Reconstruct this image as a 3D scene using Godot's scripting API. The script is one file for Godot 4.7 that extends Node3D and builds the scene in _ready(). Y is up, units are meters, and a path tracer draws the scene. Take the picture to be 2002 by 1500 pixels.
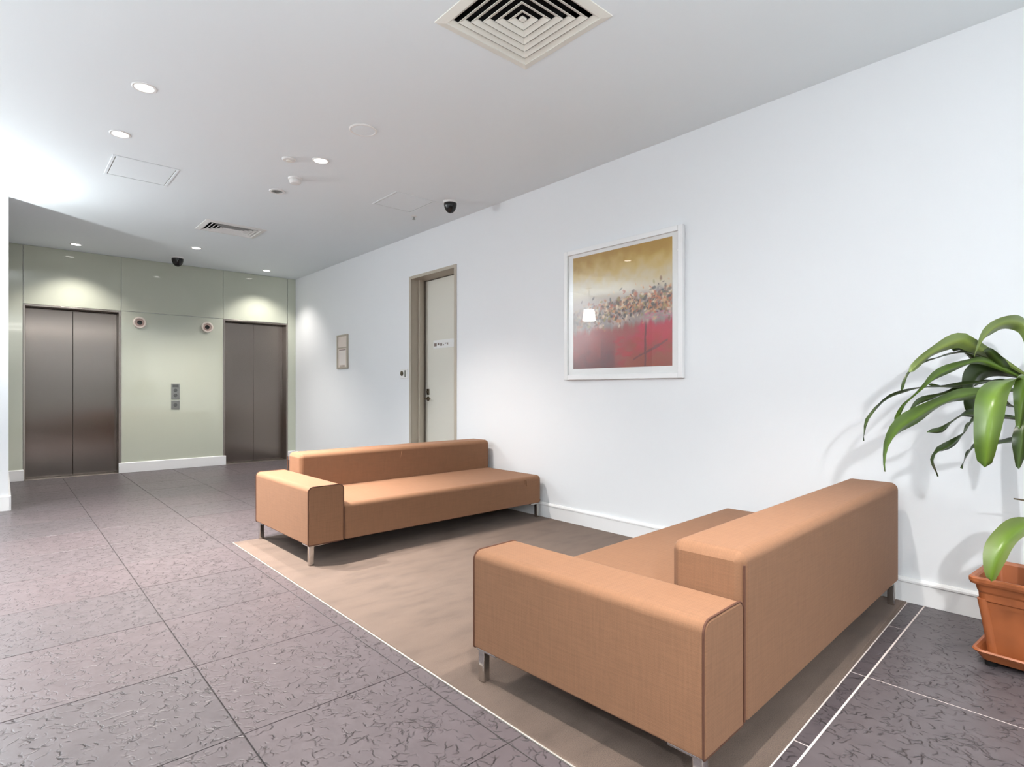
extends Node3D
# Lift lobby with two tan sofas. y is up, metres. -Z runs towards the lifts, +X towards the long white wall; the camera stands at x = z = 0.

const CEIL := 2.869
const WALL_X := 3.513
const LIFT_Z := -9.098
const GROUPS := {"downlight": "round ceiling downlights", "sofa": "pair of tan sofas", "lift_door": "lift doors in the green wall", "lift_indicator": "round lift indicators", "call_plate": "lift call plates", "dome_camera": "black dome cameras", "access_panel": "flush ceiling access panels", "air_outlet": "louvred ceiling air outlets", "ceiling_disc": "small ceiling discs", "fill_uplighter": "added fill uplighters", "unseen_linear_light": "unseen slim ceiling lights"}
var M := {}
var taken := {}
var rng := RandomNumberGenerator.new()

# ------------------------------------------------------------------ naming helpers
func numbered(n: String) -> String:
	if not taken.has(n):
		taken[n] = 0
		return n
	taken[n] += 1
	return "%s_%03d" % [n, taken[n]]

func tag(o: Node3D, label: String, category: String, group := "", kind := "") -> Node3D:
	o.set_meta("label", label)
	o.set_meta("category", category)
	if group: o.set_meta("group", group)
	if kind: o.set_meta("kind", kind)
	return o

func thing(called: String, label: String, category: String, at := Vector3.ZERO, turn := 0.0, group := "", kind := "") -> Node3D:
	var o := Node3D.new()
	o.name = numbered(called)
	add_child(o, true)
	o.position = at
	o.rotation.y = turn
	tag(o, label, category, group if group else GROUPS.get(called, ""), kind)
	return o

func part(called: String, st, mat: Material, parent: Node3D, at := Vector3.ZERO, label := "") -> MeshInstance3D:
	var o := MeshInstance3D.new()
	o.name = called if parent != self else numbered(called)
	o.mesh = st.commit() if st is SurfaceTool else st
	o.material_override = mat
	o.position = at
	o.cast_shadow = GeometryInstance3D.SHADOW_CASTING_SETTING_ON
	if label: o.set_meta("label", label)
	parent.add_child(o, true)
	return o

func struct(called: String, st, mat: Material, label: String, category: String) -> MeshInstance3D:
	var o := part(called, st, mat, self)
	tag(o, label, category, "", "structure")
	return o

# ------------------------------------------------------------------ mesh helpers
func mb() -> SurfaceTool:
	var st := SurfaceTool.new()
	st.begin(Mesh.PRIMITIVE_TRIANGLES)
	return st

func tri(st: SurfaceTool, a: Vector3, b: Vector3, c: Vector3, na: Vector3, nb: Vector3, nc: Vector3) -> void:
	var g := (b - a).cross(c - a)
	if g.length_squared() < 1e-16:
		return
	var flip: bool = g.dot(na + nb + nc) > 0.0
	st.set_uv(Vector2(a.x + a.z, a.y))
	st.set_normal(na); st.add_vertex(a)
	if flip:
		var swap := b
		b = c
		c = swap
		swap = nb
		nb = nc
		nc = swap
	st.set_uv(Vector2(b.x + b.z, b.y))
	st.set_normal(nb); st.add_vertex(b)
	st.set_uv(Vector2(c.x + c.z, c.y))
	st.set_normal(nc); st.add_vertex(c)

func quad(st: SurfaceTool, a: Vector3, b: Vector3, c: Vector3, d: Vector3, na: Vector3, nb: Vector3, nc: Vector3, nd: Vector3) -> void:
	tri(st, a, b, c, na, nb, nc)
	tri(st, a, c, d, na, nc, nd)

func flat(st: SurfaceTool, a: Vector3, b: Vector3, c: Vector3, d: Vector3, toward: Vector3) -> void:
	var n := (b - a).cross(c - a).normalized()
	if n.dot(toward) < 0.0: n = -n
	quad(st, a, b, c, d, n, n, n, n)

# box from corner to corner with rounded edges
func rbox(st: SurfaceTool, lo: Vector3, hi: Vector3, r := 0.004, k := 2) -> void:
	var c := (lo + hi) / 2.0
	var h := (hi - lo) / 2.0
	r = minf(r, minf(h.x, minf(h.y, h.z)) * 0.98)
	var ts: Array = []
	for i in k + 1: ts.append([-1.0, tan(-PI / 4 + PI / 4 * i / k)])
	for i in k + 1: ts.append([1.0, tan(PI / 4 * i / k)])
	var inner := h - Vector3(r, r, r)
	for ax in 3:
		for s in [-1.0, 1.0]:
			var grid: Array = []
			for a in ts:
				var row: Array = []
				for b in ts:
					var d := Vector3.ZERO
					var sg := Vector3.ZERO
					d[ax] = s; sg[ax] = s
					d[(ax + 1) % 3] = a[1]; sg[(ax + 1) % 3] = a[0]
					d[(ax + 2) % 3] = b[1]; sg[(ax + 2) % 3] = b[0]
					d = d.normalized()
					row.append([c + sg * inner + d * r, d])
				grid.append(row)
			for i in ts.size() - 1:
				for j in ts.size() - 1:
					var p = grid[i][j]; var q = grid[i + 1][j]; var u = grid[i + 1][j + 1]; var v = grid[i][j + 1]
					quad(st, p[0], q[0], u[0], v[0], p[1], q[1], u[1], v[1])

func box(st: SurfaceTool, lo: Vector3, hi: Vector3) -> void:
	rbox(st, lo, hi, 0.0005, 1)

# plain sharp box, for walls
func sbox(st: SurfaceTool, lo: Vector3, hi: Vector3) -> void:
	for ax in 3:
		for s in 2:
			var n := Vector3.ZERO
			n[ax] = 1.0 if s else -1.0
			var ps: Array = []
			for e in [[0, 0], [1, 0], [1, 1], [0, 1]]:
				var p := Vector3.ZERO
				p[ax] = hi[ax] if s else lo[ax]
				p[(ax + 1) % 3] = hi[(ax + 1) % 3] if e[0] else lo[(ax + 1) % 3]
				p[(ax + 2) % 3] = hi[(ax + 2) % 3] if e[1] else lo[(ax + 2) % 3]
				ps.append(p)
			quad(st, ps[0], ps[1], ps[2], ps[3], n, n, n, n)

# convex polygon in xz, standing from y0 to y1, top edge chamfered
func prism(st: SurfaceTool, poly: Array, y0: float, y1: float, bev := 0.0007) -> void:
	var c := Vector2.ZERO
	for p in poly: c += p
	c /= poly.size()
	var n := poly.size()
	var up := Vector3.UP
	var top: Array = []
	for p in poly:
		var away: Vector2 = p - c
		top.append(p - Vector2(signf(away.x), signf(away.y)) * bev)
	for i in range(1, n - 1):
		tri(st, Vector3(top[0].x, y1, top[0].y), Vector3(top[i].x, y1, top[i].y), Vector3(top[i + 1].x, y1, top[i + 1].y), up, up, up)
	for i in n:
		var j := (i + 1) % n
		var a: Vector2 = poly[i]; var b: Vector2 = poly[j]
		var out3 := Vector3(((a + b) / 2 - c).x, 0, ((a + b) / 2 - c).y)
		flat(st, Vector3(top[i].x, y1, top[i].y), Vector3(top[j].x, y1, top[j].y), Vector3(b.x, y1 - bev, b.y), Vector3(a.x, y1 - bev, a.y), out3 + up * 0.2)
		flat(st, Vector3(a.x, y1 - bev, a.y), Vector3(b.x, y1 - bev, b.y), Vector3(b.x, y0, b.y), Vector3(a.x, y0, a.y), out3)

# surface of revolution about y; prof holds (radius, y)
func lathe(st: SurfaceTool, prof: Array, seg := 32, at := Vector3.ZERO, basis := Basis.IDENTITY) -> void:
	for i in prof.size() - 1:
		var a: Vector2 = prof[i]; var b: Vector2 = prof[i + 1]
		var t := (b - a).normalized()
		var n2 := Vector2(t.y, -t.x)
		for j in seg:
			var a0 := TAU * j / seg; var a1 := TAU * (j + 1) / seg
			var d0 := Vector3(cos(a0), 0, sin(a0)); var d1 := Vector3(cos(a1), 0, sin(a1))
			var n0 := basis * (d0 * n2.x + Vector3.UP * n2.y); var n1 := basis * (d1 * n2.x + Vector3.UP * n2.y)
			quad(st, at + basis * (d0 * a.x + Vector3.UP * a.y), at + basis * (d1 * a.x + Vector3.UP * a.y), at + basis * (d1 * b.x + Vector3.UP * b.y), at + basis * (d0 * b.x + Vector3.UP * b.y), n0, n1, n1, n0)

func disc(st: SurfaceTool, at: Vector3, r: float, n: Vector3, seg := 28) -> void:
	var u := n.cross(Vector3.RIGHT if absf(n.x) < 0.9 else Vector3.UP).normalized()
	var v := n.cross(u)
	for j in seg:
		var a0 := TAU * j / seg; var a1 := TAU * (j + 1) / seg
		tri(st, at, at + (u * cos(a0) + v * sin(a0)) * r, at + (u * cos(a1) + v * sin(a1)) * r, n, n, n)

func tube(st: SurfaceTool, path: Array, radii, seg := 8, closed := false) -> void:
	var n := path.size()
	var rings: Array = []
	var side := Vector3.ZERO
	for i in n:
		var t: Vector3
		if closed: t = (path[(i + 1) % n] - path[(i - 1 + n) % n]).normalized()
		else: t = (path[mini(i + 1, n - 1)] - path[maxi(i - 1, 0)]).normalized()
		if side == Vector3.ZERO: side = t.cross(Vector3.UP if absf(t.y) < 0.9 else Vector3.RIGHT).normalized()
		side = (side - t * side.dot(t)).normalized()
		var v := t.cross(side)
		var r: float = radii[i] if radii is Array else radii
		var ring: Array = []
		for j in seg:
			var a := TAU * j / seg
			var d := side * cos(a) + v * sin(a)
			ring.append([path[i] + d * r, d])
		rings.append(ring)
	for i in (n if closed else n - 1):
		for j in seg:
			var p = rings[i][j]; var q = rings[(i + 1) % n][j]; var u = rings[(i + 1) % n][(j + 1) % seg]; var w = rings[i][(j + 1) % seg]
			quad(st, p[0], q[0], u[0], w[0], p[1], q[1], u[1], w[1])
	if not closed:
		for e in [0, n - 1]:
			var t2: Vector3 = (path[1] - path[0]).normalized() * -1.0 if e == 0 else (path[n - 1] - path[n - 2]).normalized()
			for j in seg:
				tri(st, path[e], rings[e][j][0], rings[e][(j + 1) % seg][0], t2, t2, t2)

# rounded-corner outline (a, b plane) lo..hi with a radius for each corner: lo-lo, hi-lo, hi-hi, lo-hi
func outline(lo: Vector2, hi: Vector2, rads: Array, k := 5) -> Array:
	var out: Array = []
	var cs := [Vector2(lo.x, lo.y), Vector2(hi.x, lo.y), Vector2(hi.x, hi.y), Vector2(lo.x, hi.y)]
	var sg := [Vector2(1, 1), Vector2(-1, 1), Vector2(-1, -1), Vector2(1, -1)]
	for c in 4:
		var r: float = maxf(rads[c], 0.001)
		var o: Vector2 = cs[c] + sg[c] * r
		for i in k + 1:
			var a: float = PI + c * PI / 2 + PI / 2 * i / k
			out.append([o + Vector2(cos(a), sin(a)) * r, Vector2(cos(a), sin(a))])
	return out

# sweep of such an outline along an axis ("x" or "z"), soft ends
func extrude(st: SurfaceTool, o: Array, e0: float, e1: float, axis: String, bev := 0.006, belly := 0.0) -> void:
	var map := func(p: Vector2, e: float) -> Vector3: return Vector3(p.x, p.y, e) if axis == "z" else Vector3(e, p.y, p.x)
	var c := Vector2.ZERO
	for p in o: c += p[0]
	c /= o.size()
	var steps := [[e0, bev, -0.9], [e0 + bev * 0.35, bev * 0.3, -0.6], [e0 + bev, 0.0, 0.0], [e1 - bev, 0.0, 0.0], [e1 - bev * 0.35, bev * 0.3, 0.6], [e1, bev, 0.9]]
	var n := o.size()
	for s in steps.size() - 1:
		for i in n:
			var j := (i + 1) % n
			var q: Array = []
			for pr in [[s, i], [s + 1, i], [s + 1, j], [s, j]]:
				var stp = steps[pr[0]]; var pt = o[pr[1]]
				var pos: Vector2 = pt[0] - pt[1] * stp[1]
				var nn: Vector3 = (map.call(pt[1] * (1.0 - absf(stp[2]) * 0.6), stp[2])).normalized()
				q.append([map.call(pos, stp[0]), nn])
			quad(st, q[0][0], q[1][0], q[2][0], q[3][0], q[0][1], q[1][1], q[2][1], q[3][1])
	for e in 2:
		var stp = steps[0] if e == 0 else steps[-1]
		var nrm: Vector3 = map.call(Vector2.ZERO, -1.0 if e == 0 else 1.0)
		var mid: Vector3 = map.call(c, stp[0] + (-belly if e == 0 else belly))
		for i in n:
			var j := (i + 1) % n
			tri(st, mid, map.call(o[i][0] - o[i][1] * stp[1], stp[0]), map.call(o[j][0] - o[j][1] * stp[1], stp[0]), nrm, nrm, nrm)

# ------------------------------------------------------------------ materials
func mat(c: Color, rough := 0.6, metal := 0.0) -> StandardMaterial3D:
	var m := StandardMaterial3D.new()
	m.albedo_color = c
	m.roughness = rough
	m.metallic = metal
	return m

func c8(r: int, g: int, b: int) -> Color: return Color8(r, g, b)

func noise_tex(type: int, freq: float, octaves: int, ramp: Array, size := 512, sd := 1, warp := 0.0, fractal := 1) -> NoiseTexture2D:
	var n := FastNoiseLite.new()
	n.seed = sd
	n.noise_type = type
	n.frequency = freq
	n.fractal_type = fractal
	n.fractal_octaves = octaves
	if warp > 0.0:
		n.domain_warp_enabled = true
		n.domain_warp_amplitude = warp
		n.domain_warp_frequency = freq * 1.6
	var t := NoiseTexture2D.new()
	t.width = size; t.height = size
	t.seamless = true
	t.noise = n
	if ramp.size():
		var g := Gradient.new()
		var offs := PackedFloat32Array(); var cols := PackedColorArray()
		for e in ramp:
			offs.append(e[0]); cols.append(e[1])
		g.offsets = offs; g.colors = cols
		t.color_ramp = g
	return t

func tri_uv(m: StandardMaterial3D, per_m: float, world := true) -> StandardMaterial3D:
	m.uv1_triplanar = true
	m.uv1_world_triplanar = world
	m.uv1_scale = Vector3.ONE * per_m
	m.uv1_triplanar_sharpness = 4.0
	return m

func grey(v: float) -> Color: return Color(v, v, v)

func make_materials() -> void:
	M.wall = mat(c8(231, 233, 235), 0.55)
	M.ceiling = mat(c8(233, 240, 243), 0.8)
	M.trim = mat(c8(236, 236, 236), 0.35)
	M.white = mat(c8(232, 232, 230), 0.4)
	M.dark = mat(c8(10, 10, 10), 0.9)
	M.black = mat(c8(14, 14, 12), 0.18)
	M.chrome = mat(c8(205, 203, 200), 0.12, 1.0)
	M.louvre = mat(c8(230, 229, 220), 0.45)
	M.glass_green = mat(c8(192, 196, 180), 0.06)
	M.glass_green.clearcoat_enabled = true
	M.glass_green.clearcoat = 0.5
	M.glass_green.clearcoat_roughness = 0.03
	# brushed steel
	M.steel = mat(c8(132, 123, 116), 0.2, 1.0)
	M.steel.anisotropy_enabled = true
	M.steel.anisotropy = 0.95
	M.steel_frame = mat(c8(165, 156, 148), 0.3, 1.0)
	# slate-faced porcelain: fine wavering grooves
	var maps := slate()
	for i in 3:
		var m := mat([c8(91, 84, 86), c8(89, 83, 85), c8(93, 85, 87)][i], 0.36)
		m.metallic_specular = 0.36
		m.albedo_texture = maps[0]
		m.heightmap_enabled = true
		m.heightmap_texture = maps[1]
		m.heightmap_scale = 0.35
		tri_uv(m, 0.83)
		M["tile_%d" % i] = m
	M.grout = mat(c8(46, 41, 40), 0.9)
	M.grout_light = mat(c8(226, 212, 206), 0.8)
	M.edge_metal = mat(c8(214, 206, 196), 0.35, 0.6)
	# carpet
	var pile := noise_tex(FastNoiseLite.TYPE_SIMPLEX, 0.16, 2, [[0.0, grey(0.72)], [0.5, grey(0.9)], [1.0, grey(1)]], 512, 3)
	M.carpet = mat(c8(122, 103, 91), 0.95)
	M.carpet.albedo_texture = pile
	M.carpet.heightmap_enabled = true
	M.carpet.heightmap_texture = pile
	M.carpet.heightmap_scale = 0.25
	tri_uv(M.carpet, 3.0)
	M.carpet.detail_enabled = true
	M.carpet.detail_blend_mode = BaseMaterial3D.BLEND_MODE_MUL
	M.carpet.detail_uv_layer = BaseMaterial3D.DETAIL_UV_2
	M.carpet.uv2_triplanar = true
	M.carpet.uv2_world_triplanar = true
	M.carpet.uv2_scale = Vector3(0.5, 0.5, 1.3)
	M.carpet.detail_albedo = noise_tex(FastNoiseLite.TYPE_SIMPLEX_SMOOTH, 0.012, 3, [[0.0, grey(0.87)], [0.45, grey(0.95)], [1.0, grey(1)]], 512, 9, 20.0)
	M.carpet.rim_enabled = true
	M.carpet.rim = 0.2
	M.carpet_edge = mat(c8(74, 60, 50), 0.95)
	# sofa cloth: a close weave with slubs
	var weave := Image.create(512, 512, false, Image.FORMAT_RGB8)
	var relief := Image.create(512, 512, false, Image.FORMAT_RGB8)
	var n1 := FastNoiseLite.new(); n1.seed = 4; n1.frequency = 0.02
	for y in 512:
		for x in 512:
			var wx := sin(TAU * x / 8.0); var wy := sin(TAU * y / 8.0)
			var over := 1.0 if ((x / 4 + y / 4) % 2 == 0) else 0.0
			var slub: float = n1.get_noise_2d(x * 9.0, y * 0.35) * 0.5 + n1.get_noise_2d(x * 0.35, y * 9.0 + 500.0) * 0.5
			var h: float = 0.5 + 0.25 * (absf(wx) if over > 0.5 else absf(wy)) + slub * 0.25
			relief.set_pixel(x, y, grey(clampf(h, 0, 1)))
			var t: float = clampf(0.95 + slub * 0.09 + 0.03 * over, 0, 1)
			weave.set_pixel(x, y, Color(t, t * 0.995, t * 0.985))
	M.fabric = mat(c8(135, 96, 69), 0.85)
	M.fabric.albedo_texture = ImageTexture.create_from_image(weave)
	M.fabric.heightmap_enabled = true
	M.fabric.heightmap_texture = ImageTexture.create_from_image(relief)
	M.fabric.heightmap_scale = 0.06
	tri_uv(M.fabric, 1.6, false)
	M.fabric.rim_enabled = true
	M.fabric.rim = 0.16
	M.fabric.rim_tint = 0.5
	M.piping = mat(c8(84, 50, 34), 0.8)
	# plant
	M.leaf = mat(Color.WHITE, 0.34)
	M.leaf.vertex_color_use_as_albedo = true
	M.leaf.backlight_enabled = true
	M.leaf.backlight = Color(0.05, 0.07, 0.012)
	M.leaf.cull_mode = BaseMaterial3D.CULL_DISABLED
	M.bark = mat(c8(122, 104, 78), 0.9)
	M.bark.albedo_texture = noise_tex(FastNoiseLite.TYPE_SIMPLEX, 0.05, 3, [[0.0, grey(0.6)], [1.0, grey(1)]], 256, 5)
	tri_uv(M.bark, 6.0)
	M.soil = mat(c8(58, 44, 34), 0.95)
	M.soil.heightmap_enabled = true
	M.soil.heightmap_texture = noise_tex(FastNoiseLite.TYPE_CELLULAR, 0.06, 3, [], 256, 6)
	M.soil.heightmap_scale = 1.0
	tri_uv(M.soil, 6.0)
	M.terracotta = mat(c8(166, 95, 55), 0.42)
	M.terracotta.albedo_texture = noise_tex(FastNoiseLite.TYPE_SIMPLEX_SMOOTH, 0.01, 3, [[0.0, grey(0.88)], [1.0, grey(1)]], 256, 8)
	tri_uv(M.terracotta, 2.0)
	# door
	M.door = mat(c8(220, 217, 206), 0.45)
	M.frame = mat(c8(176, 167, 152), 0.5)
	M.seal = mat(c8(96, 88, 78), 0.7)
	M.handle = mat(c8(120, 110, 96), 0.25, 1.0)
	M.paper = mat(c8(228, 220, 214), 0.7)
	M.ink = mat(c8(128, 112, 104), 0.7)
	M.panel_grey = mat(c8(150, 152, 148), 0.3, 0.8)
	M.button = mat(c8(104, 106, 104), 0.35, 0.6)
	M.cream = mat(c8(226, 214, 204), 0.4)
	M.ring_red = mat(c8(186, 160, 150), 0.4)
	M.steel_dark = mat(c8(60, 56, 52), 0.4, 0.6)
	M.lens = mat(Color.WHITE, 0.4)
	M.lens.emission_enabled = true
	M.lens.emission = Color(1.0, 0.985, 0.96)
	M.lens.emission_energy_multiplier = 6.0
	M.shade = mat(c8(244, 242, 238), 0.8)
	M.shade.backlight_enabled = true
	M.shade.backlight = Color(0.8, 0.8, 0.8)
	M.shade.emission_enabled = true
	M.shade.emission = Color(1.0, 0.99, 0.97)
	M.shade.emission_energy_multiplier = 5.0
	M.bulb = mat(Color.WHITE, 0.5)
	M.bulb.emission_enabled = true
	M.bulb.emission = Color(1.0, 0.98, 0.96)
	M.bulb.emission_energy_multiplier = 8.0
	M.pane = mat(Color(0.02, 0.02, 0.02, 0.01), 0.0)
	M.pane.transparency = BaseMaterial3D.TRANSPARENCY_ALPHA

# split-slate face: short wavering grooves over a faint undulation; [colour, relief]
func slate() -> Array:
	var S := 1024
	var r := RandomNumberGenerator.new(); r.seed = 77
	var cut := PackedFloat32Array(); cut.resize(S * S)
	var n := FastNoiseLite.new(); n.seed = 15; n.frequency = 0.012; n.fractal_octaves = 3
	for k in 2600:
		var p := Vector2(r.randf() * S, r.randf() * S)
		if n.get_noise_2d(p.x, p.y) < -0.12 and r.randf() < 0.8: continue
		var a := PI * 0.5 + r.randfn(0.0, 0.55)
		var deep := r.randf_range(0.25, 1.0)
		var steps := r.randi_range(10, 46)
		for s in steps:
			a += r.randfn(0.0, 0.30)
			p += Vector2(cos(a), sin(a)) * 1.3
			var w := deep * sin(PI * (s + 0.5) / steps)
			for dy in range(-2, 3):
				for dx in range(-2, 3):
					var q := Vector2i(posmod(int(p.x) + dx, S), posmod(int(p.y) + dy, S))
					var f := w * exp(-(dx * dx + dy * dy) / 2.6)
					var at := q.y * S + q.x
					cut[at] = maxf(cut[at], f)
	var col := Image.create(S, S, false, Image.FORMAT_RGB8)
	var rel := Image.create(S, S, false, Image.FORMAT_RGB8)
	for y in S:
		for x in S:
			var fx := absf(x / float(S) - 0.5) * 2.0; var fy := absf(y / float(S) - 0.5) * 2.0
			var u := (n.get_noise_2d(x, y) * (1.0 - maxf(fx, fy) ** 8)) * 0.5
			var c := cut[y * S + x]
			var t := clampf(0.97 + u * 0.12 - c * 0.62, 0, 1)
			col.set_pixel(x, y, Color(t, t * 0.995, t))
			rel.set_pixel(x, y, grey(clampf(0.75 + u * 0.3 - c * 0.6, 0, 1)))
	return [ImageTexture.create_from_image(col), ImageTexture.create_from_image(rel)]

# ------------------------------------------------------------------ main
const SPOT := 8.3          # downlights, at one metre
const LINEAR := 0.7  # unseen slim ceiling lights behind the camera
const FILL_UPLIGHT := 11.5  # added bowl lamps, fill for ceiling and walls
const PLANT_SPOT := 5.5  # unseen spot lamp turned on the plant
const PENDANT := 4.2       # pendant lamps
func _ready() -> void:
	rng.seed = 11
	var cam := Camera3D.new()
	cam.name = "camera"
	cam.near = 0.05
	cam.far = 60.0
	var height := 2.0 * cam.near * 750.0 / 1114.09
	cam.set_frustum(height, Vector2(0.0, 12.98 / 1500.0 * height), cam.near, cam.far)
	cam.position = Vector3(0, 1.1, 0)
	cam.rotation.y = -deg_to_rad(41.893)
	add_child(cam)
	cam.current = true
	var we := WorldEnvironment.new()
	we.name = "environment"
	var env := Environment.new()
	env.background_mode = Environment.BG_COLOR
	env.background_color = Color(0.5, 0.52, 0.55)
	env.tonemap_mode = Environment.TONE_MAPPER_LINEAR
	env.tonemap_exposure = 1.03
	env.sdfgi_enabled = true
	env.ssao_enabled = true
	env.ssil_enabled = true
	we.environment = env
	add_child(we)
	make_materials()
	build_shell()
	build_floor()
	build_lift_wall()
	build_lamps()
	build_sofas()
	build_door()
	build_picture()
	build_plant()
	build_ceiling_fittings()
	build_small()

# ------------------------------------------------------------------ shell
func slabs(st: SurfaceTool, x: Array, z: Array, y0: float, y1: float, holes: Array) -> void:
	for i in x.size() - 1:
		for j in z.size() - 1:
			var mid := Vector2((x[i] + x[i + 1]) / 2, (z[j] + z[j + 1]) / 2)
			var skip := false
			for h in holes:
				if (h as Rect2).has_point(mid): skip = true
			if not skip: sbox(st, Vector3(x[i], y0, z[j]), Vector3(x[i + 1], y1, z[j + 1]))

const DIFF := Rect2(1.585, -2.25, 0.53, 0.53)
const VENT := Rect2(1.62, -6.92, 0.53, 0.39)
func build_shell() -> void:
	var st := mb()
	slabs(st, [-3.2, 1.585, 1.62, 2.115, 2.15, WALL_X + 0.25], [-9.6, -6.92, -6.53, -2.25, -1.72, 4.2], CEIL, CEIL + 0.12, [DIFF, VENT])
	struct("ceiling", st, M.ceiling, "smooth white plaster ceiling over the whole lobby", "ceiling")
	st = mb()
	sbox(st, Vector3(WALL_X, 0, -4.80), Vector3(WALL_X + 0.25, CEIL, 4.2))
	sbox(st, Vector3(WALL_X, 2.385, -5.655), Vector3(WALL_X + 0.25, CEIL, -4.80))
	sbox(st, Vector3(WALL_X, 0, -9.6), Vector3(WALL_X + 0.25, CEIL, -5.655))
	struct("wall_right", st, M.wall, "long plain white wall behind the sofas", "wall")
	st = mb()
	sbox(st, Vector3(-3.2, 0, -9.6), Vector3(0.052, CEIL, -6.95))
	struct("wall_left", st, M.wall, "end of a white wall at the left edge of the photo", "wall")
	st = mb()
	sbox(st, Vector3(-3.4, 0, -7.0), Vector3(-3.2, CEIL, 4.2))
	struct("wall_side", st, M.wall, "unseen corridor wall far to the left, white to bounce light", "wall")  # out of view; white so that it bounces light back
	st = mb()
	sbox(st, Vector3(-3.4, 0, 4.0), Vector3(WALL_X, CEIL, 4.2))
	struct("wall_behind", st, M.wall, "white wall behind the photographer, out of the photo", "wall")
	# skirting boards with a rounded top edge
	st = mb()
	for zz in [[4.0, -4.745], [-5.71, -9.09]]: skirting_x(st, WALL_X, zz[1], zz[0])
	struct("baseboard_right", st, M.trim, "white skirting board along the long white wall", "skirting")
	st = mb()
	skirting_z(st, 0.052, 0.205, LIFT_Z)
	skirting_z(st, 1.16, 2.475, LIFT_Z)
	skirting_z(st, 3.385, 3.495, LIFT_Z)
	struct("baseboard_far", st, M.trim, "white skirting board between the lift doors", "skirting")
	st = mb()
	skirting_z(st, -3.2, 0.07, -6.95)
	rbox(st, Vector3(0.052, 0, -9.08), Vector3(0.070, 0.135, -6.932), 0.004)
	struct("baseboard_left", st, M.trim, "white skirting board on the wall end at the left edge", "skirting")

func skirting_x(st: SurfaceTool, x: float, z0: float, z1: float) -> void:
	extrude(st, outline(Vector2(x - 0.018, 0.0), Vector2(x, 0.128), [0.002, 0.002, 0.002, 0.010]), z0, z1, "z", 0.002)
	extrude(st, outline(Vector2(x - 0.022, 0.102), Vector2(x, 0.120), [0.006, 0.002, 0.002, 0.006]), z0, z1, "z", 0.002)

func skirting_z(st: SurfaceTool, x0: float, x1: float, z: float) -> void:
	extrude(st, outline(Vector2(z, 0.0), Vector2(z + 0.018, 0.135), [0.002, 0.002, 0.010, 0.002]), x0, x1, "x", 0.003)

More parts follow.
